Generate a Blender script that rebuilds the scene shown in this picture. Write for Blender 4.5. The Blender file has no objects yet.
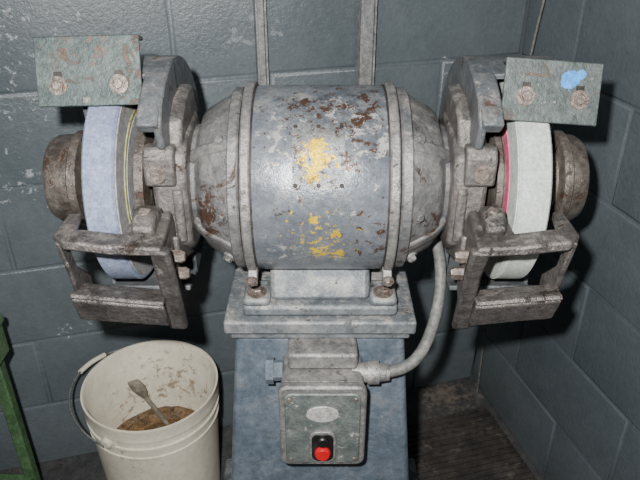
import bpy, bmesh, math, random
from mathutils import Vector, Matrix
random.seed(4)
scene = bpy.context.scene
ZM = 0.975
YAW = math.radians(15.5)

# ------------------------------------------------------------ materials
def ramp_step(nt, src, lo, hi, a=0.0, b=1.0):
    m = nt.nodes.new('ShaderNodeMapRange'); m.clamp = True
    m.inputs['From Min'].default_value = lo; m.inputs['From Max'].default_value = hi
    m.inputs['To Min'].default_value = a; m.inputs['To Max'].default_value = b
    nt.links.new(src, m.inputs['Value']); return m.outputs['Result']
def noise(nt, vec, scale, detail=6, rough=.6, dist=0.0):
    n = nt.nodes.new('ShaderNodeTexNoise'); n.inputs['Scale'].default_value = scale
    n.inputs['Detail'].default_value = detail; n.inputs['Roughness'].default_value = rough
    n.inputs['Distortion'].default_value = dist
    nt.links.new(vec, n.inputs['Vector']); return n.outputs['Fac']
def mixc(nt, fac, a, b):
    m = nt.nodes.new('ShaderNodeMix'); m.data_type = 'RGBA'
    for s, v in ((m.inputs[0], fac), (m.inputs[6], a), (m.inputs[7], b)):
        if isinstance(v, bpy.types.NodeSocket): nt.links.new(v, s)
        elif isinstance(v, (int, float)): s.default_value = v
        else: s.default_value = (*v, 1)
    return m.outputs[2]
def math_n(nt, op, a, b):
    m = nt.nodes.new('ShaderNodeMath'); m.operation = op
    for s, v in ((m.inputs[0], a), (m.inputs[1], b)):
        if isinstance(v, bpy.types.NodeSocket): nt.links.new(v, s)
        else: s.default_value = v
    return m.outputs[0]

def worn(name, c1, c2, chip=None, rust=None, ns=12, chip_t=.6, rust_t=.62, rough=.5, metal=.2,
         bump=.25, splats=(), fine=90, dust=None, dust_t=.5, off=(0,0,0), grain=.45):
    m = bpy.data.materials.new(name); m.use_nodes = True
    nt = m.node_tree; bs = nt.nodes['Principled BSDF']
    tc = nt.nodes.new('ShaderNodeTexCoord')
    mp = nt.nodes.new('ShaderNodeMapping'); mp.inputs['Location'].default_value = off
    nt.links.new(tc.outputs['Object'], mp.inputs['Vector'])
    vec = mp.outputs['Vector']; raw = tc.outputs['Object']
    a = noise(nt, vec, ns, 8, .65)
    col = mixc(nt, ramp_step(nt, a, .38, .62), c1, c2)
    fn = noise(nt, vec, fine*2, 4, .7)
    h = fn
    if dust:
        d = noise(nt, vec, ns*2.3, 10, .8, .4)
        f = ramp_step(nt, d, dust_t, dust_t+.14)
        g = nt.nodes.new('ShaderNodeNewGeometry'); sp = nt.nodes.new('ShaderNodeSeparateXYZ')
        nt.links.new(g.outputs['Normal'], sp.inputs[0])
        up = ramp_step(nt, sp.outputs['Z'], -.2, 1.0)
        f = math_n(nt, 'MULTIPLY', f, math_n(nt, 'ADD', math_n(nt, 'MULTIPLY', up, .75), .2))
        col = mixc(nt, f, col, dust)
    if chip:
        b = noise(nt, vec, ns*3, 12, .72, .3)
        fb = ramp_step(nt, b, chip_t, chip_t+.03)
        col = mixc(nt, fb, col, chip)
        h = math_n(nt, 'SUBTRACT', h, math_n(nt, 'MULTIPLY', fb, .6))
    if rust:
        c = noise(nt, vec, ns*1.6+3.1, 12, .75, .6)
        fc = ramp_step(nt, c, rust_t, rust_t+.05)
        col = mixc(nt, fc, col, rust)
        h = math_n(nt, 'SUBTRACT', h, math_n(nt, 'MULTIPLY', fc, .5))
    for sp_ in splats:
        ctr, rad, sc, nsn, k, soft = sp_[:6]; bias = sp_[6] if len(sp_) > 6 else 0
        vm = nt.nodes.new('ShaderNodeVectorMath'); vm.operation = 'DISTANCE'
        nt.links.new(raw, vm.inputs[0]); vm.inputs[1].default_value = ctr
        d = math_n(nt, 'DIVIDE', vm.outputs['Value'], rad)
        n = noise(nt, raw, nsn, 10, .75, .3)
        v = math_n(nt, 'SUBTRACT', math_n(nt, 'MULTIPLY', math_n(nt, 'SUBTRACT', n, .5), k), d)
        col = mixc(nt, ramp_step(nt, v, -1.0+bias, -1.0+bias+soft), col, sc)
    if grain:
        gn = math_n(nt, 'MULTIPLY', ramp_step(nt, noise(nt, vec, fine, 8, .8), .32, .68, 1-grain, 1+grain*.75),
                    ramp_step(nt, noise(nt, vec, ns*4, 6, .7), .3, .7, 1-grain*.5, 1+grain*.5))
        vm = nt.nodes.new('ShaderNodeVectorMath'); vm.operation = 'SCALE'
        nt.links.new(col, vm.inputs[0]); nt.links.new(gn, vm.inputs['Scale']); col = vm.outputs[0]
    nt.links.new(col, bs.inputs['Base Color'])
    bs.inputs['Metallic'].default_value = metal
    r = ramp_step(nt, fn, 0, 1)
    rr = math_n(nt, 'ADD', math_n(nt, 'MULTIPLY', r, .25), rough-.1)
    nt.links.new(rr, bs.inputs['Roughness'])
    bn = nt.nodes.new('ShaderNodeBump'); bn.inputs['Strength'].default_value = bump
    bn.inputs['Distance'].default_value = .004
    nt.links.new(h, bn.inputs['Height']); nt.links.new(bn.outputs['Normal'], bs.inputs['Normal'])
    return m

RUST = (.10, .05, .028)
YEL = (.70, .47, .02); BR = (.085, .048, .033)
M_motor = worn('motor_paint', (.115,.136,.162), (.195,.213,.236), (.075,.07,.066), (.075,.046,.034), 6, .63, .645, .28, .4, .2,
   splats=[((.05,-.065,ZM+.12), .07, BR, 50, 14, .3, .9), ((-.01,-.05,ZM+.13), .06, BR, 70, 14, .3, 1.2), ((.06,-.09,ZM+.10), .07, (.46,.46,.45), 45, 14, .3, 1.1),
           ((-.07,-.10,ZM+.09), .05, (.40,.40,.39), 45, 14, .3, 1.25), ((.07,-.12,ZM-.05), .05, BR, 60, 14, .3, 1.35), ((-.05,-.12,ZM-.05), .05, (.38,.38,.37), 45, 14, .3, 1.4),
           ((-.01,-.139,ZM+.002), .007, YEL, 60, 4, .1), ((.0,-.118,ZM+.075), .05, YEL, 120, 14, .1, 1.75),
           ((.020,-.138,ZM-.022), .007, YEL, 140, 9, .1), ((-.002,-.128,ZM-.055), .009, YEL, 130, 10, .1), ((.0,-.132,ZM-.03), .05, YEL, 120, 14, .1, 1.55),
           ((.028,-.128,ZM-.060), .008, YEL, 130, 9, .1),((-.045,-.138,ZM-.0), .003, YEL, 90, 4, .1)],
   dust=(.38,.375,.36), dust_t=.51, grain=.30)
M_plate = worn('nameplate_metal', (.19,.205,.22), (.29,.295,.295), (.10,.085,.075), (.12,.075,.05), 30, .57, .58, .3, .55, .3, fine=300,
   splats=[((.03,-.085,ZM+.12), .035, BR, 75, 14, .3, 1.1), ((-.005,-.118,ZM+.080), .018, YEL, 80, 9.0, .1), ((-.004,-.105,ZM+.098), .010, YEL, 90, 9.0, .1), ((-.01,-.127,ZM+.060), .008, YEL, 90, 8.0, .1)])
M_bell = worn('end_bell_cast', (.10,.105,.112), (.172,.170,.167), (.07,.058,.05), (.07,.043,.031), 11, .60, .58, .42, .3, .5,
   splats=[((-.155,-.105,ZM-.01), .024, (.065,.038,.028), 60, 8, .3, .0), ((-.145,-.10,ZM+.03), .02, (.065,.038,.028), 80, 9, .3, .4), ((.16,-.10,ZM-.02), .02, (.065,.04,.03), 80, 9, .3, .4)],
   dust=(.34,.32,.30), dust_t=.49, grain=.36)
M_cast = worn('dusty_cast_iron', (.085,.081,.077), (.16,.148,.14), (.28,.265,.245), (.065,.042,.032), 13, .63, .585, .42, .35, .6, dust=(.33,.30,.27), dust_t=.49, grain=.38)
M_rest = worn('tool_rest_iron', (.072,.067,.063), (.14,.127,.12), (.28,.26,.24), (.056,.04,.032), 14, .63, .575, .38, .5, .6, dust=(.31,.28,.255), dust_t=.50, grain=.38)
M_guard = worn('guard_paint', (.075,.09,.10), (.125,.135,.142), (.24,.235,.225), (.07,.047,.036), 10, .625, .58, .45, .2, .4, dust=(.26,.24,.225), dust_t=.50, grain=.33)
M_cup = worn('spindle_cover_rusty', (.08,.066,.057), (.155,.138,.12), (.24,.22,.20), (.075,.046,.03), 18, .63, .55, .42, .4, .5)
M_dark = worn('dark_iron', (.02,.018,.016), (.05,.042,.038), None, (.06,.035,.02), 25, .6, .6, .6, .3, .3)
M_bolt = worn('bolt_steel', (.15,.125,.11), (.27,.23,.20), None, (.11,.065,.04), 60, .6, .56, .38, .5, .3)
M_spl = worn('spark_plate_paint', (.048,.072,.070), (.08,.104,.099), (.28,.27,.25), (.10,.06,.045), 14, .63, .56, .45, .1, .4,
   splats=[((-.335,-.062,ZM+.218), .018, (.11,.075,.06), 80, 12, .2, .4), ((-.29,-.062,ZM+.222), .018, (.11,.075,.06), 80, 12, .2, .5), ((-.295,-.10,ZM+.155), .022, (.24,.20,.18), 70, 9, .3, .5)])
M_spr = worn('spark_plate_paint_chipped', (.060,.078,.076), (.088,.106,.102), (.32,.31,.29), (.09,.06,.045), 14, .61, .57, .45, .1, .4,
   splats=[((.325,-.088,ZM+.178), .015, (.05,.30,.75), 30, 2.2, .1), ((.338,-.082,ZM+.184), .008, (.05,.30,.75), 30, 2.2, .1)], off=(3,1,2))
M_wl = worn('grinding_wheel_blue', (.175,.212,.32), (.25,.29,.40), None, None, 50, .6, .6, .85, 0, .4, fine=260, grain=.35)
M_wr = worn('grinding_wheel_white', (.42,.46,.42), (.53,.57,.52), None, None, 50, .6, .6, .85, 0, .4, fine=260, grain=.32)
M_wface = worn('wheel_side_grey', (.23,.23,.245), (.33,.325,.32), None, (.16,.13,.11), 20, .6, .60, .85, 0, .2, fine=260)
M_lyel = worn('wheel_label_yellow', (.24,.25,.08), (.34,.33,.14), None, (.10,.08,.06), 20, .6, .54, .8, 0, .1)
M_lpink = worn('wheel_label_pink', (.48,.06,.15), (.56,.15,.21), None, (.25,.08,.10), 20, .6, .60, .8, 0, .1)
M_col = worn('pedestal_paint', (.078,.102,.130), (.115,.142,.172), (.28,.285,.285), (.055,.048,.043), 9, .645, .65, .34, .05, .25, dust=(.25,.255,.26), dust_t=.50, grain=.32)
M_cap = worn('pedestal_cap_paint', (.095,.113,.13), (.16,.172,.18), (.055,.046,.042), (.08,.06,.046), 10, .62, .605, .40, .15, .45, dust=(.36,.35,.33), dust_t=.47, grain=.36)
M_box = worn('switch_box_paint', (.085,.105,.10), (.135,.152,.145), (.36,.35,.325), (.085,.06,.045), 14, .58, .65, .4, .15, .4, dust=(.30,.30,.28), dust_t=.51, grain=.34)
M_galv = worn('galvanised_dusty', (.16,.158,.155), (.28,.272,.26), None, (.10,.085,.07), 24, .6, .585, .40, .4, .45, grain=.4)
M_lab = worn('switch_label', (.42,.425,.41), (.52,.52,.49), (.15,.15,.15), None, 60, .6, .6, .5, .3, .1)
M_red = worn('button_red', (.45,.005,.009), (.50,.008,.012), None, None, 20, .6, .6, .3, 0, .05, grain=0)
M_blk = worn('button_black', (.008,.008,.008), (.015,.015,.015), None, None, 20, .6, .6, .35, 0, .05)
M_cable = worn('conduit_grey', (.12,.125,.12), (.19,.185,.175), None, (.08,.07,.06), 30, .6, .62, .5, .1, .2)
M_buck = worn('bucket_plastic', (.62,.58,.47), (.72,.68,.56), (.36,.31,.22), (.28,.21,.14), 7, .70, .73, .4, 0, .04,
   splats=[((-.36,.33,.26), .09, (.30,.24,.17), 40, 9, .6, .6), ((-.46,.30,.22), .08, (.33,.25,.18), 50, 9, .6, .8), ((-.42,.06,.28), .08, (.36,.30,.22), 60, 14, .6, 1.6)], grain=.12)
M_slud = worn('bucket_sludge', (.09,.05,.022), (.21,.13,.055), (.045,.028,.02), None, 25, .58, .6, .35, 0, .6)
M_brush = worn('brush_bristle', (.16,.14,.115), (.28,.25,.20), None, (.1,.07,.05), 60, .6, .6, .8, 0, .3)
M_wire = worn('bail_wire', (.16,.16,.16), (.24,.24,.24), None, RUST, 40, .6, .6, .4, .4, .1)
M_strut = worn('wall_pipe_steel', (.23,.235,.235), (.31,.31,.305), (.10,.10,.10), (.10,.085,.07), 20, .63, .62, .4, .3, .2)
M_green = worn('cabinet_green', (.055,.11,.05), (.075,.145,.068), (.25,.25,.22), (.05,.05,.04), 12, .66, .62, .45, 0, .1)
M_mat = worn('rubber_mat', (.030,.026,.024), (.058,.050,.045), None, (.10,.085,.07), 10, .6, .56, .7, 0, .5)
M_floor = worn('floor_concrete', (.045,.047,.048), (.08,.08,.077), (.15,.14,.13), (.035,.03,.027), 6, .64, .6, .6, 0, .35,
   splats=[((.38,.57,0), .11, (.15,.125,.105), 30, 6, .8, .2)])
SC = (.36,.38,.39)
W1, W2 = (.088,.107,.118), (.114,.135,.147)
M_wall = worn('block_wall_paint', W1, W2, None, None, 2.2, .6, .6, .33, 0, .4, fine=60, grain=.12,
   splats=[((-.59,.343,1.0), .10, SC, 38, 12, .5, 1.4), ((-.50,.368,1.09), .08, SC, 32, 12, .5, 1.4), ((-.63,.33,.80), .08, SC, 38, 12, .5, 1.45),
           ((-.62,.34,1.12), .09, SC, 45, 12, .5, 1.35), ((-.30,.42,.62), .06, SC, 45, 12, .5, 1.6), ((.30,.59,.98), .05, SC, 50, 12, .5, 1.6),
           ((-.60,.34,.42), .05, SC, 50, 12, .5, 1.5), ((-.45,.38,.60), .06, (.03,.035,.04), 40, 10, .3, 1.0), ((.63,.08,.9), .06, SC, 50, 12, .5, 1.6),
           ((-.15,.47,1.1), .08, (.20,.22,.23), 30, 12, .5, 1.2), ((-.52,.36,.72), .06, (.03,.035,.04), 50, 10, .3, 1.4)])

# ------------------------------------------------------------ helpers
def empty(name, loc):
    e = bpy.data.objects.new(name, None); e.location = loc; e.empty_display_size = .05
    scene.collection.objects.link(e); return e
WARP = [None]
def finish(bm, name, mat, parent=None, bevel=0, seg=2, angle=35, smooth=True):
    bmesh.ops.remove_doubles(bm, verts=bm.verts, dist=1e-6)
    if WARP[0]:
        for v in bm.verts: v.co = WARP[0](v.co)
    bmesh.ops.recalc_face_normals(bm, faces=bm.faces)
    me = bpy.data.meshes.new(name); bm.to_mesh(me); bm.free()
    if smooth:
        for p in me.polygons: p.use_smooth = True
        me.set_sharp_from_angle(angle=math.radians(angle))
    me.materials.append(mat)
    o = bpy.data.objects.new(name, me); scene.collection.objects.link(o)
    if bevel:
        b = o.modifiers.new('bevel', 'BEVEL'); b.width = bevel; b.segments = seg; b.limit_method = 'ANGLE'
        b.angle_limit = math.radians(40)
    if parent:
        o.parent = parent; o.matrix_parent_inverse = Matrix.Translation(-Vector(parent.location))
    return o
def box(name, c, s, mat, parent=None, bevel=.003, rot=None, taper=1.0, tapery=None):
    bm = bmesh.new(); bmesh.ops.create_cube(bm, size=1)
    if tapery is None: tapery = taper
    R = rot if rot else Matrix.Identity(3)
    for v in bm.verts:
        p = Vector((v.co.x*s[0], v.co.y*s[1], v.co.z*s[2]))
        if v.co.z > 0: p.x *= taper; p.y *= tapery
        v.co = R @ p + Vector(c)
    return finish(bm, name, mat, parent, bevel)
def lathe(name, prof, mat, parent=None, axis='X', c=(0,0,0), seg=64, closed=False, bevel=0, angle=35, a0=0, a1=360):
    bm = bmesh.new(); rings = []
    full = abs(a1-a0) >= 360; n = seg if full else seg+1
    for i in range(n):
        a = math.radians(a0+(a1-a0)*i/seg); ca, sa = math.cos(a), math.sin(a); ring = []
        for (t, r) in prof:
            p = (t, r*ca, r*sa) if axis == 'X' else ((r*ca, r*sa, t) if axis == 'Z' else (r*ca, t, r*sa))
            ring.append(bm.verts.new(Vector(p)+Vector(c)))
        rings.append(ring)
    m = len(prof)
    for i in range(n if full else n-1):
        A, B = rings[i], rings[(i+1) % n]
        for j in range(m if closed else m-1):
            k = (j+1) % m
            try: bm.faces.new((A[j], B[j], B[k], A[k]))
            except ValueError: pass
    if not full and closed:
        bm.faces.new(rings[0]); bm.faces.new(rings[-1])
    bmesh.ops.dissolve_degenerate(bm, dist=1e-6, edges=bm.edges)
    return finish(bm, name, mat, parent, bevel, angle=angle)
def prism(name, pts, x0, x1, mat, parent=None, bevel=.003, off=(0,0,0)):
    bm = bmesh.new()
    A = [bm.verts.new((x0+off[0], y+off[1], z+off[2])) for y, z in pts]
    B = [bm.verts.new((x1+off[0], y+off[1], z+off[2])) for y, z in pts]
    bm.faces.new(A); bm.faces.new(B[::-1])
    for i in range(len(pts)):
        j = (i+1) % len(pts); bm.faces.new((A[i], A[j], B[j], B[i]))
    return finish(bm, name, mat, parent, bevel)
def prism_z(name, pts, z0, z1, mat, parent=None, bevel=.003):
    f0 = z0 if callable(z0) else (lambda y: z0); f1 = z1 if callable(z1) else (lambda y: z1)
    bm = bmesh.new()
    A = [bm.verts.new((x, y, f0(y))) for x, y in pts]; B = [bm.verts.new((x, y, f1(y))) for x, y in pts]
    bm.faces.new(A); bm.faces.new(B[::-1])
    for i in range(len(pts)):
        j = (i+1) % len(pts); bm.faces.new((A[i], A[j], B[j], B[i]))
    return finish(bm, name, mat, parent, bevel)
def tube(name, pts, r, mat, parent=None, res=10):
    cu = bpy.data.curves.new(name, 'CURVE'); cu.dimensions = '3D'; cu.bevel_depth = r; cu.bevel_resolution = 4
    cu.resolution_u = res; cu.use_fill_caps = True
    sp = cu.splines.new('NURBS'); sp.points.add(len(pts)-1); sp.order_u = 3; sp.use_endpoint_u = True
    for i, p in enumerate(pts): sp.points[i].co = (*p, 1)
    o = bpy.data.objects.new(name, cu); scene.collection.objects.link(o); cu.materials.append(mat)
    if parent: o.parent = parent; o.matrix_parent_inverse = Matrix.Translation(-Vector(parent.location))
    return o
def bolt(name, c, d, r, h, mat, parent, washer=True, sides=6):
    d = Vector(d).normalized(); q = d.to_track_quat('Z', 'Y').to_matrix()
    bm = bmesh.new()
    def cyl(r0, z0, z1, n, top=1.0):
        A = [bm.verts.new(q @ Vector((r0*math.cos(2*math.pi*i/n+.3), r0*math.sin(2*math.pi*i/n+.3), z0))+Vector(c)) for i in range(n)]
        B = [bm.verts.new(q @ Vector((top*r0*math.cos(2*math.pi*i/n+.3), top*r0*math.sin(2*math.pi*i/n+.3), z1))+Vector(c)) for i in range(n)]
        bm.faces.new(A); bm.faces.new(B)
        for i in range(n): bm.faces.new((A[i], A[(i+1) % n], B[(i+1) % n], B[i]))
    if washer: cyl(r*1.45, -.001, .0025, 24)
    cyl(r, .001, h*.8, sides); cyl(r*.88, h*.8, h, sides, .8)
    return finish(bm, name, mat, parent)
RX = lambda a: Matrix.Rotation(math.radians(a), 3, 'X')
RY = lambda a: Matrix.Rotation(math.radians(a), 3, 'Y')
RZ = lambda a: Matrix.Rotation(math.radians(a), 3, 'Z')

# ------------------------------------------------------------ room
cx, cy = .473, .638
def block_wall(name, org, u, n, length, height, mat, start):
    u = Vector((u[0], u[1], 0)); n = Vector((n[0], n[1], 0)); o = Vector((org[0], org[1], 0))
    bm = bmesh.new()
    def P(a, z, d): return o+u*a+n*d+Vector((0, 0, z))
    rows = int(height/.2)
    for r in range(rows):
        a = -.4+(0 if (r+start) % 2 else .2)
        while a < length:
            a0, a1 = max(a, 0), min(a+.4, length); a += .4
            if a1-a0 < .02: continue
            z0, z1 = r*.2, r*.2+.2
            lev = []
            for ins, d in ((0, -.004), (.0026, -.0036), (.0045, -.0006), (.008, 0)):
                lev.append([bm.verts.new(P(x, z, d)) for x, z in ((a0+ins, z0+ins), (a1-ins, z0+ins), (a1-ins, z1-ins), (a0+ins, z1-ins))])
            for L0, L1 in zip(lev, lev[1:]):
                for i in range(4): bm.faces.new((L0[i], L0[(i+1) % 4], L1[(i+1) % 4], L1[i]))
            bm.faces.new(lev[-1])
    q = [P(0, 0, -.004), P(length, 0, -.004), P(length, rows*.2, -.004), P(0, rows*.2, -.004)]
    b = [p-n*.12 for p in q]
    vq = [bm.verts.new(p) for p in q]; vb = [bm.verts.new(p) for p in b]
    bm.faces.new(vb)
    for i in range(4): bm.faces.new((vq[i], vq[(i+1) % 4], vb[(i+1) % 4], vb[i]))
    return finish(bm, name, mat, None, angle=60)
S, C = math.sin(YAW), math.cos(YAW)
block_wall('wall_back', (cx, cy), (-C, -S), (S, -C), 2.8, 2.6, M_wall, 0)
block_wall('wall_right', (cx, cy), (S, -C), (-C, -S), 2.8, 2.6, M_wall, 1)
bm = bmesh.new()
for x, y in ((-3, -3), (2.2, -3), (2.2, 1.4), (-3, 1.4)): bm.verts.new((x, y, 0))
bm.faces.new(bm.verts)
r = bmesh.ops.extrude_face_region(bm, geom=bm.faces[:])
for v in r['geom']:
    if isinstance(v, bmesh.types.BMVert): v.co.z -= .05
finish(bm, 'floor', M_floor, smooth=False)

def wallframe(a, b, z=0):
    return Vector((cx-C*a+S*b, cy-S*a-C*b, z))
bm = bmesh.new()
def mb(a0, a1, b0, b1, z0, z1):
    vs = [bm.verts.new(wallframe(a, b, z)) for z in (z0, z1) for a, b in ((a0, b0), (a1, b0), (a1, b1), (a0, b1))]
    for f in ((3,2,1,0), (4,5,6,7), (0,1,5,4), (1,2,6,5), (2,3,7,6), (3,0,4,7)): bm.faces.new([vs[i] for i in f])
mb(.02, .62, .13, 1.0, .001, .006)
b = .135
while b < .99:
    mb(.022, .618, b, b+.009, .0055, .011); b += .018
finish(bm, 'rubber_floor_mat', M_mat, smooth=False)

# ------------------------------------------------------------ grinder
G = empty('pedestal_grinder', (0, .03, 0))
Z = (0, 0, ZM)
lathe('motor_body', [(-.108,.120),(-.108,.137),(-.104,.139),(-.085,.139),(-.083,.1398),(.083,.1398),(.085,.139),(.104,.139),(.108,.137),(.108,.120)], M_motor, G, c=Z, seg=96)
for s in (-1, 1):
    t = 'left' if s < 0 else 'right'
    lathe('clamp_band_'+t, [(s*.094,.1385),(s*.094,.1440),(s*.096,.1455),(s*.105,.1455),(s*.107,.1440),(s*.107,.1385)], M_galv, G, c=Z, seg=96)
    lathe('band_gap_'+t, [(s*.0915,.1392),(s*.0915,.1402),(s*.094,.1402)], M_dark, G, c=Z, seg=96)
    lathe('bell_gap_'+t, [(s*.107,.136),(s*.111,.134)], M_dark, G, c=Z, seg=96)
    box('band_lug_'+t, (s*.100, -.100, ZM-.114), (.014, .016, .03), M_galv, G, .002, RX(-40))
    bolt('band_screw_'+t, (s*.100, -.120, ZM-.110), (0, -1, -.2), .006, .008, M_bolt, G)
    # straight-sided cast end bell with a stepped flange
    lathe('end_bell_'+t, [(s*.110,.10),(s*.110,.134),(s*.113,.1365),(s*.124,.1365),(s*.126,.134),(s*.1262,.129),(s*.130,.127),(s*.163,.108),(s*.170,.101),(s*.174,.088),(s*.178,.083),(s*.20,.078),(s*.215,.074),(s*.215,.02)], M_bell, G, c=Z, seg=80, angle=28)
    for k in range(4):
        a = math.radians(45+90*k+(-20 if k == 2 else 0))
        d = Vector((0, math.cos(a), math.sin(a))); tn = Vector((0, -math.sin(a), math.cos(a)))
        bm = bmesh.new()
        prof = [(.122,.118),(.122,.1350),(.132,.130),(.168,.108),(.184,.090),(.184,.06)]
        AA = [bm.verts.new(Vector((s*x, 0, 0))+d*r_+tn*.009+Vector(Z)) for x, r_ in prof]
        BB = [bm.verts.new(Vector((s*x, 0, 0))+d*r_-tn*.009+Vector(Z)) for x, r_ in prof]
        bm.faces.new(AA); bm.faces.new(BB[::-1])
        for i in range(len(prof)):
            j = (i+1) % len(prof); bm.faces.new((AA[i], AA[j], BB[j], BB[i]))
        finish(bm, 'bell_rib_%s_%d' % (t, k+1), M_bell, G, .004, 3)
    for k, an in enumerate((228, 180, 138)):
        a = math.radians(an)
        bolt('bell_bolt_%s_%d' % (t, k+1), (s*.134, .1255*math.cos(a), ZM-.1255*math.sin(a)), (s*.6, math.cos(a), -math.sin(a)), .007, .009, M_bell, G)
# nameplate (curved)
bm = bmesh.new(); N = 12
rows = []
for i in range(N+1):
    a = math.radians(18+38*i/N); rows.append([(x, -math.cos(a), math.sin(a)) for x in (-.037, .033)])
vs = [[[bm.verts.new((x, y*rr, ZM+z*rr)) for rr in (.1395, .1415)] for x, y, z in row] for row in rows]
for i in range(N):
    a, b_, c, d = vs[i][0], vs[i][1], vs[i+1][0], vs[i+1][1]
    bm.faces.new((a[1], b_[1], d[1], c[1])); bm.faces.new((a[0], a[1], c[1], c[0])); bm.faces.new((b_[0], b_[1], d[1], d[0]))
bm.faces.new((vs[0][0][0], vs[0][0][1], vs[0][1][1], vs[0][1][0])); bm.faces.new((vs[N][0][0], vs[N][0][1], vs[N][1][1], vs[N][1][0]))
finish(bm, 'nameplate', M_plate, G)
k = 0
for x in (-.033, -.002, .029):
    for an in (20.5, 53.5):
        k += 1; a = math.radians(an); d = Vector((0, -math.cos(a), math.sin(a)))
        bolt('nameplate_rivet_%d' % k, Vector((x, 0, ZM))+d*.1415, d, .0030, .002, M_dark, G, False, 12)

# saddle / feet
prism('motor_saddle', [(-.085,-.172),(-.075,-.15),(-.055,-.125),(.055,-.125),(.075,-.15),(.085,-.172)], -.078, .078, M_cap, G, .008, Z)
box('motor_foot', (0, -.002, ZM-.181), (.240, .196, .020), M_cap, G, .006)
for k, (x, y) in enumerate(((-.098, -.066), (.098, -.066), (-.098, .066), (.098, .066))):
    box('foot_boss_%d' % (k+1), (x, y-.004, ZM-.166), (.042, .058, .016), M_cap, G, .007)
    bolt('foot_bolt_%d' % (k+1), (x, y-.014, ZM-.158), (0, 0, 1), .0105, .008, M_bolt, G)
box('pedestal_cap', (0, .002, ZM-.203), (.298, .232, .024), M_cap, G, .004)
box('pedestal_cap_lip', (0, .002, ZM-.222), (.282, .216, .014), M_cap, G, .003)
def frustum(name, z0, h0, y00, y01, z1, h1, y10, y11, mat, bev):
    bm = bmesh.new()
    A = [bm.verts.new(p) for p in ((-h0, y00, z0), (h0, y00, z0), (h0, y01, z0), (-h0, y01, z0))]
    B = [bm.verts.new(p) for p in ((-h1, y10, z1), (h1, y10, z1), (h1, y11, z1), (-h1, y11, z1))]
    bm.faces.new(A); bm.faces.new(B)
    for i in range(4): bm.faces.new((A[i], A[(i+1) % 4], B[(i+1) % 4], B[i]))
    return finish(bm, name, mat, G, bev, 3)
frustum('pedestal_column', .02, .195, -.15, .21, ZM-.225, .134, -.098, .10, M_col, .012)
box('pedestal_base', (0, .03, .016), (.50, .53, .032), M_cap, G, .006)

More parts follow.
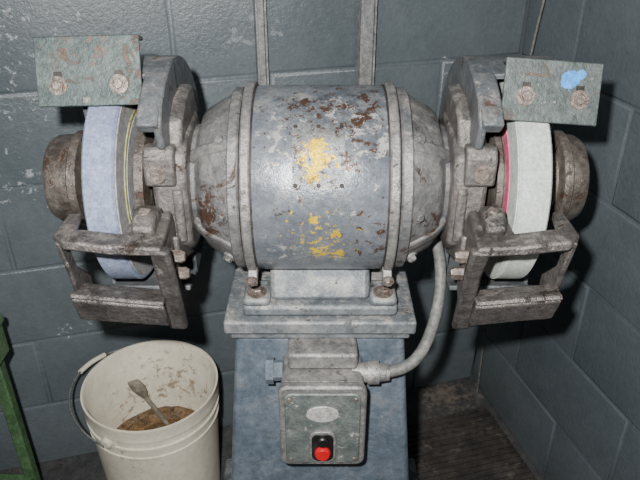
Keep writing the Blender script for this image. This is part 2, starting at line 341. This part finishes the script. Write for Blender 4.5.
# ------------------------------------------------------------ wheel assemblies
def arcband(name, r0, r1, x0, x1, a0, a1, mat, seg=48, bev=.0015):
    return lathe(name, [(x0, r0), (x1, r0), (x1, r1), (x0, r1)], mat, G, c=Z, seg=seg, closed=True, a0=90-a1, a1=90-a0, bevel=bev)
for s in (-1, 1):
    t = 'left' if s < 0 else 'right'
    WM = M_wl if s < 0 else M_wr
    R = .155; o = .008 if s < 0 else 0.0
    lathe('grinding_wheel_'+t, [(s*(.262+o),.03),(s*(.262+o),R-.004),(s*(.265+o),R),(s*(.302+o),R),(s*(.305+o),R-.004),(s*(.305+o),.03)], WM, G, c=Z, seg=96, closed=True)
    lathe('wheel_side_'+t, [(s*(.2605+o),.07),(s*(.2605+o),.148),(s*(.2622+o),.149),(s*(.2622+o),.07)], M_wface if s < 0 else WM, G, c=Z, seg=96, closed=True)
    lathe('wheel_label_'+t, [(s*(.2590+o),.05),(s*(.2590+o),.112),(s*(.2610+o),.112),(s*(.2610+o),.05)], M_lyel if s < 0 else M_lpink, G, c=Z, seg=96, closed=True)
    lathe('wheel_blotter_'+t, [(s*(.2580+o),.05),(s*(.2580+o),.105 if s < 0 else .094),(s*(.2600+o),.105 if s < 0 else .094),(s*(.2600+o),.05)], M_wface if s < 0 else M_cup, G, c=Z, seg=96, closed=True)
    lathe('wheel_flange_'+t, [(s*.215,.022),(s*.244,.022),(s*.246,.07),(s*.25,.088),(s*.262,.090),(s*.262,.02)], M_cup, G, c=Z, seg=64)
    lathe('wheel_flange_groove_'+t, [(s*.2445,.028),(s*.2450,.06),(s*.2455,.06),(s*.2455,.028)], M_dark, G, c=Z, seg=48)
    lathe('wheel_flange_outer_'+t, [(s*.306,.02),(s*.306,.07),(s*.318,.068),(s*.320,.03),(s*.35,.022),(s*.37,.022)], M_dark, G, c=Z, seg=48)
    # guard housing
    arcband('guard_shell_'+t, .174, .182, s*.208, s*.336, -16, 196, M_guard)
    arcband('guard_hood_'+t, .160, .182, s*.208, s*.236, -44, -14, M_guard, 16, .003)
    arcband('guard_side_inner_'+t, .045, .182, s*.207, s*.215, -10, 176, M_guard)
    prism('guard_cheek_'+t, [(-.112,.092),(-.120,.128),(-.100,.152),(-.066,.170),(-.030,.1805),(.0,.182),(.01,.06),(-.05,.075)], s*.205, s*.216, M_guard, G, .004, Z)
    arcband('guard_side_outer_'+t, .062, .180, s*.331, s*.337, -12, 192, M_guard)
    e_ = .0 if s < 0 else -.012
    lathe('spindle_cover_'+t, [(s*.337,.0),(s*.337,.050),(s*.348,.054),(s*.352,.070),(s*.356,.073),(s*.363,.073),(s*.366,.068),(s*(.394+e_),.066),(s*(.402+e_),.061),(s*(.405+e_),.050),(s*(.405+e_),0)], M_cup, G, c=Z, seg=64)
    lathe('spindle_cover_hub_'+t, [(s*(.404+e_),.0),(s*(.404+e_),.03),(s*(.412+e_),.028),(s*(.412+e_),0)], M_cup, G, c=Z, seg=32)
    # bracket casting joining bell and guard
    prism('guard_bracket_'+t, [(-.104,-.058),(-.106,.03),(-.098,.078),(-.06,.094),(.03,.10),(.06,.06),(.06,-.06),(-.02,-.085),(-.075,-.082)], s*.184, s*.232, M_cast, G, .008, Z)
    prism('guard_bracket_pad_'+t, [(-.114,.038),(-.114,.078),(-.104,.092),(-.085,.092),(-.085,.038)], s*.196, s*.238, M_cast, G, .004, Z)
    prism('guard_bracket_web_'+t, [(-.112,-.050),(-.112,.030),(-.098,.034),(-.098,-.056)], s*.190, s*.204, M_cast, G, .004, Z)
    prism('guard_arm_'+t, [(-.085,.080),(-.070,.118),(-.03,.136),(.03,.14),(.06,.085)], s*.188, s*.210, M_cast, G, .006, Z)
    bolt('bracket_bolt_'+t, (s*.220, -.114, ZM+.058), (0, -1, .1), .009, .009, M_bolt, G)
    bolt('bracket_bolt_low_'+t, (s*.218, -.104, ZM-.03), (0, -1, 0), .007, .007, M_bolt, G)
    # tool rest (rough casting, set slightly out of true)
    kx = 1.0 if s < 0 else .93
    def warp(co):
        q = (abs(co.x)-.205)*.10
        j = math.sin(co.x*311+co.z*207)*.0010; j2 = math.sin(co.y*401+co.x*173)*.0010
        ax = abs(co.x); ax = .2+(ax-.2)*kx if ax > .2 else ax
        return Vector((math.copysign(ax, co.x)+j2, co.y+j, co.z+q-.004+j))
    WARP[0] = warp
    f0 = lambda y: ZM-.006+(y+.2)*.10; f1 = lambda y: ZM+.005+(y+.2)*.10
    prism_z('tool_rest_table_'+t, [(s*x, y) for x, y in ((.200,-.214),(.262,-.219),(.322,-.217),(.338,-.202),(.335,-.150),(.318,-.146),(.314,-.182),(.254,-.184),(.250,-.135),(.203,-.130))], f0, f1, M_rest, G, .003)
    prism('tool_rest_knuckle_'+t, [(-.186,.0),(-.190,.016),(-.165,.030),(-.135,.024),(-.125,.0)], s*.214, s*.244, M_rest, G, .005, Z)
    bolt('knuckle_bolt_'+t, (s*.229, -.163, ZM+.024), (0, -.35, 1), .007, .007, M_bolt, G)
    prism('rest_side_inner_'+t, [(-.210,.0),(-.125,.012),(-.108,-.01),(-.106,-.120),(-.135,-.158),(-.156,-.160),(-.174,-.12),(-.188,-.05)], s*.205, s*.216, M_rest, G, .003, Z)
    prism('rest_side_rib_'+t, [(-.216,.0),(-.198,.002),(-.176,-.06),(-.152,-.160),(-.166,-.162),(-.193,-.055)], s*.192, s*.218, M_rest, G, .005, Z)
    prism('rest_side_outer_'+t, [(-.212,-.002),(-.190,.002),(-.171,-.06),(-.13,-.10),(-.13,-.125),(-.178,-.122),(-.191,-.06)], s*.328, s*.335, M_rest, G, .002, Z)
    prism('rest_tray_front_'+t, [(-.193,-.094),(-.199,-.102),(-.182,-.142),(-.173,-.140)], s*.212, s*.336, M_rest, G, .002, Z)
    prism('rest_tray_ledge_'+t, [(-.201,-.096),(-.197,-.089),(-.160,-.096),(-.162,-.104)], s*.212, s*.336, M_rest, G, .002, Z)
    prism('rest_tray_bottom_'+t, [(-.180,-.142),(-.178,-.135),(-.09,-.144),(-.09,-.151)], s*.212, s*.332, M_rest, G, .001, Z)
    prism('rest_slot_'+t, [(-.172,-.03),(-.159,-.028),(-.140,-.125),(-.152,-.128)], s*.2042, s*.206, M_dark, G, 0, Z)
    WARP[0] = None
    prism('rest_mount_arm_'+t, [(-.13,-.03),(-.13,-.075),(-.03,-.115),(-.03,-.075)], s*.198, s*.208, M_cast, G, .004, Z)
    for k, (y, z) in enumerate(((-.150, -.050), (-.135, -.087))):
        bolt('rest_bolt_%s_%d' % (t, k+1), (s*.206, y, ZM+z), (-s, 0, 0), .0095, .020, M_bolt, G)
    # spark plate
    c0 = Vector((-.304, -.066, ZM+.184)) if s < 0 else Vector((.301, -.088, ZM+.163))
    w, h = (.138, .090) if s < 0 else (.126, .080)
    Rm = RX(-22) @ (RY(-1.5) if s < 0 else RY(4))
    mat = M_spl if s < 0 else M_spr
    box('spark_plate_'+t, c0, (w, .005, h), mat, G, .0015, Rm)
    box('spark_plate_lip_'+t, c0+Rm @ Vector((0, .010, h/2-.0025)), (w, .022, .005), mat, G, .0015, Rm)
    for k, x in enumerate((-.040, .040) if s < 0 else (-.034, .036)):
        z = -.018 if s < 0 else -.008
        bolt('spark_bolt_%s_%d' % (t, k+1), c0+Rm @ Vector((x, -.0025, z)), Rm @ Vector((0, -1, 0)), .0085, .008, M_bolt, G)
        box('spark_slot_%s_%d' % (t, k+1), c0+Rm @ Vector((x, -.0024, z+.004)), (.011, .001, .028), M_dark, G, .0003, Rm)
    box('spark_bracket_'+t, c0+Rm @ Vector((0, .014, .004)), (.10, .022, .030), M_guard, G, .003, Rm)

# ------------------------------------------------------------ switch box, conduit
def rbox(name, cx_, cz, w, h, y0, y1, rad, mat, bev=.003, shr=1.0):
    bm = bmesh.new(); pts = []
    for sx, sz, a0 in ((1,1,0),(-1,1,90),(-1,-1,180),(1,-1,270)):
        for i in range(7):
            a = math.radians(a0+15*i); pts.append((cx_+sx*(w/2-rad)+rad*math.cos(a), cz+sz*(h/2-rad)+rad*math.sin(a)))
    A = [bm.verts.new((x, y0, z)) for x, z in pts]
    B = [bm.verts.new((cx_+(x-cx_)*shr, y1, cz+(z-cz)*shr)) for x, z in pts]
    bm.faces.new(A); bm.faces.new(B)
    n = len(pts)
    for i in range(n): bm.faces.new((A[i], A[(i+1) % n], B[(i+1) % n], B[i]))
    return finish(bm, name, mat, G, bev)
BX, BZ = .004, ZM-.34
rbox('switch_box_body', BX, BZ, .128, .160, -.172, -.098, .012, M_galv)
rbox('switch_box_cover', BX, BZ, .134, .166, -.186, -.171, .014, M_galv, .004, 1.0)
rbox('switch_cover_panel', BX, BZ, .116, .146, -.190, -.185, .012, M_box, .002)
box('switch_tab_low', (BX, -.165, BZ-.088), (.034, .010, .016), M_galv, G, .004)
bolt('switch_screw_low', (BX, -.170, BZ-.089), (0, -1, 0), .004, .004, M_bolt, G)
for k, (x, z) in enumerate(((-.050, .064), (.050, .064), (-.050, -.062), (.050, -.062))):
    bolt('switch_screw_%d' % (k+1), (BX+x, -.190, BZ+z), (0, -1, 0), .004, .003, M_bolt, G, False, 10)
bm = bmesh.new()
A = [bm.verts.new((BX+.025*math.cos(i*math.pi/16), -.1895, BZ+.034+.016*math.sin(i*math.pi/16))) for i in range(32)]
B = [bm.verts.new((v.co.x, -.1925, v.co.z)) for v in A]
bm.faces.new(A); bm.faces.new(B)
for i in range(32): bm.faces.new((A[i], A[(i+1) % 32], B[(i+1) % 32], B[i]))
finish(bm, 'switch_oval_label', M_lab, G, .0006)
rbox('switch_button_frame', BX, BZ-.033, .042, .066, -.195, -.189, .014, M_galv, .001)
rbox('switch_button_recess', BX, BZ-.033, .034, .058, -.1965, -.194, .012, M_blk, .0005)
lathe('start_button', [(-.203,.0),(-.203,.008),(-.201,.0095),(-.195,.0095)], M_blk, G, 'Y', (BX, 0, BZ-.017), 32)
lathe('stop_button', [(-.204,.0),(-.204,.0105),(-.201,.0125),(-.195,.0125)], M_red, G, 'Y', (BX, 0, BZ-.042), 32)
box('conduit_box', (BX, -.120, ZM-.243), (.108, .052, .030), M_galv, G, .005)
lathe('conduit_fitting', [(.05,0),(.05,.016),(.074,.016),(.074,.019),(.092,.019),(.092,.015),(.108,.013),(.108,0)], M_galv, G, c=(0, -.135, ZM-.272), seg=24)
lathe('conduit_plug', [(-.058,0),(-.058,.016),(-.072,.016),(-.072,.021),(-.084,.021),(-.084,0)], M_col, G, c=(0, -.135, ZM-.268), seg=8)
tube('flexible_conduit', [(.10, -.135, ZM-.272), (.135, -.130, ZM-.272), (.170, -.10, ZM-.25), (.197, -.04, ZM-.20), (.200, .0, ZM-.15), (.185, .01, ZM-.10), (.165, .0, ZM-.07), (.150, .0, ZM-.05)], .0095, M_cable, G, 16)

# ------------------------------------------------------------ wall pipes and cable
def wall_y(x): return cy+(x-cx)*math.tan(YAW)
def pipe(name, x, w, d):
    y = wall_y(x)-d/2-.012
    e = empty(name, (x, y, 0))
    bm = bmesh.new()
    w2, t = w/2, .0025
    pts = [(-w2,-d/2),(-w2+.004,-d/2),(-w2+.004,-d/2+t),(-w2+t,-d/2+t),(-w2+t,d/2-t),(w2-t,d/2-t),(w2-t,-d/2+t),(w2-.004,-d/2+t),(w2-.004,-d/2),(w2,-d/2),(w2,d/2),(-w2,d/2)]
    Rz = RZ(15.5)
    A = []; B = []
    for px, py in pts:
        p = Rz @ Vector((px, py, 0))+Vector((x, y, 0))
        A.append(bm.verts.new((p.x, p.y, .0))); B.append(bm.verts.new((p.x, p.y, 2.3)))
    bm.faces.new(A); bm.faces.new(B)
    for i in range(len(pts)): j = (i+1) % len(pts); bm.faces.new((A[i], A[j], B[j], B[i]))
    finish(bm, 'channel', M_strut, e)
    p = Rz @ Vector((0, -.001, 0))
    box('channel_web', (x+p.x, y+p.y, 1.15), (w-.008, d-.008, 2.3), M_strut, e, .002, Rz)
    for k, z in enumerate((.3, 1.9)):
        box('clamp_%d' % (k+1), (x, y+.006, z), (w+.03, d+.006, .025), M_strut, e, .002, Rz)
pipe('wall_conduit', -.121, .022, .022)
pipe('wall_conduit.001', .098, .034, .030)
e = empty('hanging_cable', (.50, .50, .8))
tube('cable', [(.545, .42, 1.9), (.50, .50, 1.45), (.47, .53, 1.15), (.462, .55, .9), (.465, .56, .5), (.468, .565, .2), (.475, .57, .006)], .003, M_cable, e)

# ------------------------------------------------------------ bucket
bx, by = -.384, .205
K = empty('plastic_bucket', (bx, by, 0))
lathe('bucket_shell', [(.0,0),(.0,.126),(.004,.130),(.285,.1445),(.286,.1475),(.291,.1475),(.292,.1450),(.312,.1455),(.313,.1495),(.319,.1495),(.320,.1460),(.338,.1465),(.339,.1510),(.344,.1515),(.362,.1485),(.370,.1520),(.374,.1515),(.374,.1475),(.368,.1440),(.008,.1265),(.006,0)], M_buck, K, 'Z', (bx, by, .001), 96)
bm = bmesh.new()
ctr = bm.verts.new((bx, by, .172)); rings = []
for j in range(1, 12):
    ring = []
    for i in range(48):
        a = 2*math.pi*i/48; rr = .134*j/11
        z = .172+(.012*math.sin(3*a+j*.9)*math.cos(j*.7)+.01*math.cos(2*a-1)*(j/11) if j < 11 else 0)+random.uniform(-.002, .002)
        ring.append(bm.verts.new((bx+rr*math.cos(a), by+rr*math.sin(a), z)))
    rings.append(ring)
for i in range(48): bm.faces.new((ctr, rings[0][i], rings[0][(i+1) % 48]))
for A, B in zip(rings, rings[1:]):
    for i in range(48): bm.faces.new((A[i], B[i], B[(i+1) % 48], A[(i+1) % 48]))
finish(bm, 'bucket_sludge', M_slud, K)
hd = Vector((-.45, -.89, 0)).normalized()
od = Vector((-.89, .45, 0)).normalized()
for k, q in enumerate((1, -1)):
    p = Vector((bx, by, .328))+hd*q*.150
    bolt('bail_ear_%d' % (k+1), p-hd*q*.004, hd*q, .013, .012, M_buck, K, True, 20)
pts = []
for i in range(21):
    a = math.pi*i/20
    pts.append(Vector((bx, by, .328))+hd*math.cos(a)*.163+od*math.sin(a)*.196+Vector((0, 0, .020*math.sin(a))))
tube('bail_wire', pts, .0024, M_wire, K, 6)
tube('bail_grip', pts[9:13], .0060, M_buck, K, 6)
# old brush standing in the sludge
Bz = empty('dusting_brush', (bx-.02, by+.06, .17))
b0, b1 = Vector((bx+.0, by+.075, .165)), Vector((bx-.045, by+.075, .262))
tube('handle', [b0, b0.lerp(b1, .5), b1], .0055, M_brush, Bz)
d = (b1-b0).normalized()
bm = bmesh.new(); side = Vector((.9, -.1, .42)).normalized(); th = d.cross(side).normalized()
prof = [(0, .007, .006), (.012, .014, .008), (.03, .019, .009), (.052, .017, .005)]
prev = None
for h, w, tk in prof:
    ring = [bm.verts.new(b1+d*h+side*w*math.cos(a)+th*tk*math.sin(a)) for a in [i*math.pi/8 for i in range(16)]]
    if prev:
        for i in range(16): bm.faces.new((prev[i], prev[(i+1) % 16], ring[(i+1) % 16], ring[i]))
    else: bm.faces.new(ring)
    prev = ring
bm.faces.new(prev)
finish(bm, 'bristles', M_brush, Bz)

# ------------------------------------------------------------ green steel work stand at the left edge
sx = -.805
T = empty('green_work_stand', (sx, .03, 0))
box('top', (sx, .015, .60), (.335, .27, .022), M_green, T, .006)
box('apron', (sx, .015, .555), (.325, .26, .075), M_green, T, .004)
box('shelf', (sx, .015, .16), (.29, .22, .02), M_green, T, .004)
for k, (x, y) in enumerate(((sx+.135, .128), (sx-.145, .08), (sx+.135, -.10), (sx-.145, -.10))):
    box('leg_%d' % (k+1), (x, y, .29), (.024, .024, .58), M_green, T, .003)
    box('foot_%d' % (k+1), (x, y, .004), (.040, .040, .008), M_dark, T, .002)

# ------------------------------------------------------------ camera, light
cam = bpy.data.cameras.new('camera'); cam.sensor_width = 36; cam.lens = 37.1; cam.clip_start = .05
co = bpy.data.objects.new('camera', cam); scene.collection.objects.link(co)
co.location = (0, -.927, ZM+.425); co.rotation_euler = (math.radians(60), 0, 0)
scene.camera = co
l = bpy.data.lights.new('camera_flash', 'AREA'); l.shape = 'DISK'; l.size = .03; l.energy = 32; l.color = (1, .98, .955)
lo = bpy.data.objects.new('camera_flash', l); scene.collection.objects.link(lo)
lo.location = (-.065, -.925, ZM+.50); lo.rotation_euler = (math.radians(62), 0, 0)
l = bpy.data.lights.new('overhead_fill', 'AREA'); l.size = 1.2; l.energy = 3; l.color = (1, .98, .95)  # unseen soft overhead light, part of the ambient fill
lo = bpy.data.objects.new('overhead_fill', l); scene.collection.objects.link(lo)
lo.location = (-.6, -1.0, 2.5); lo.rotation_euler = (math.radians(20), 0, 0)
w = bpy.data.worlds.new('world'); scene.world = w; w.use_nodes = True
w.node_tree.nodes['Background'].inputs[0].default_value = (.8, .84, .9, 1)
w.node_tree.nodes['Background'].inputs[1].default_value = .09
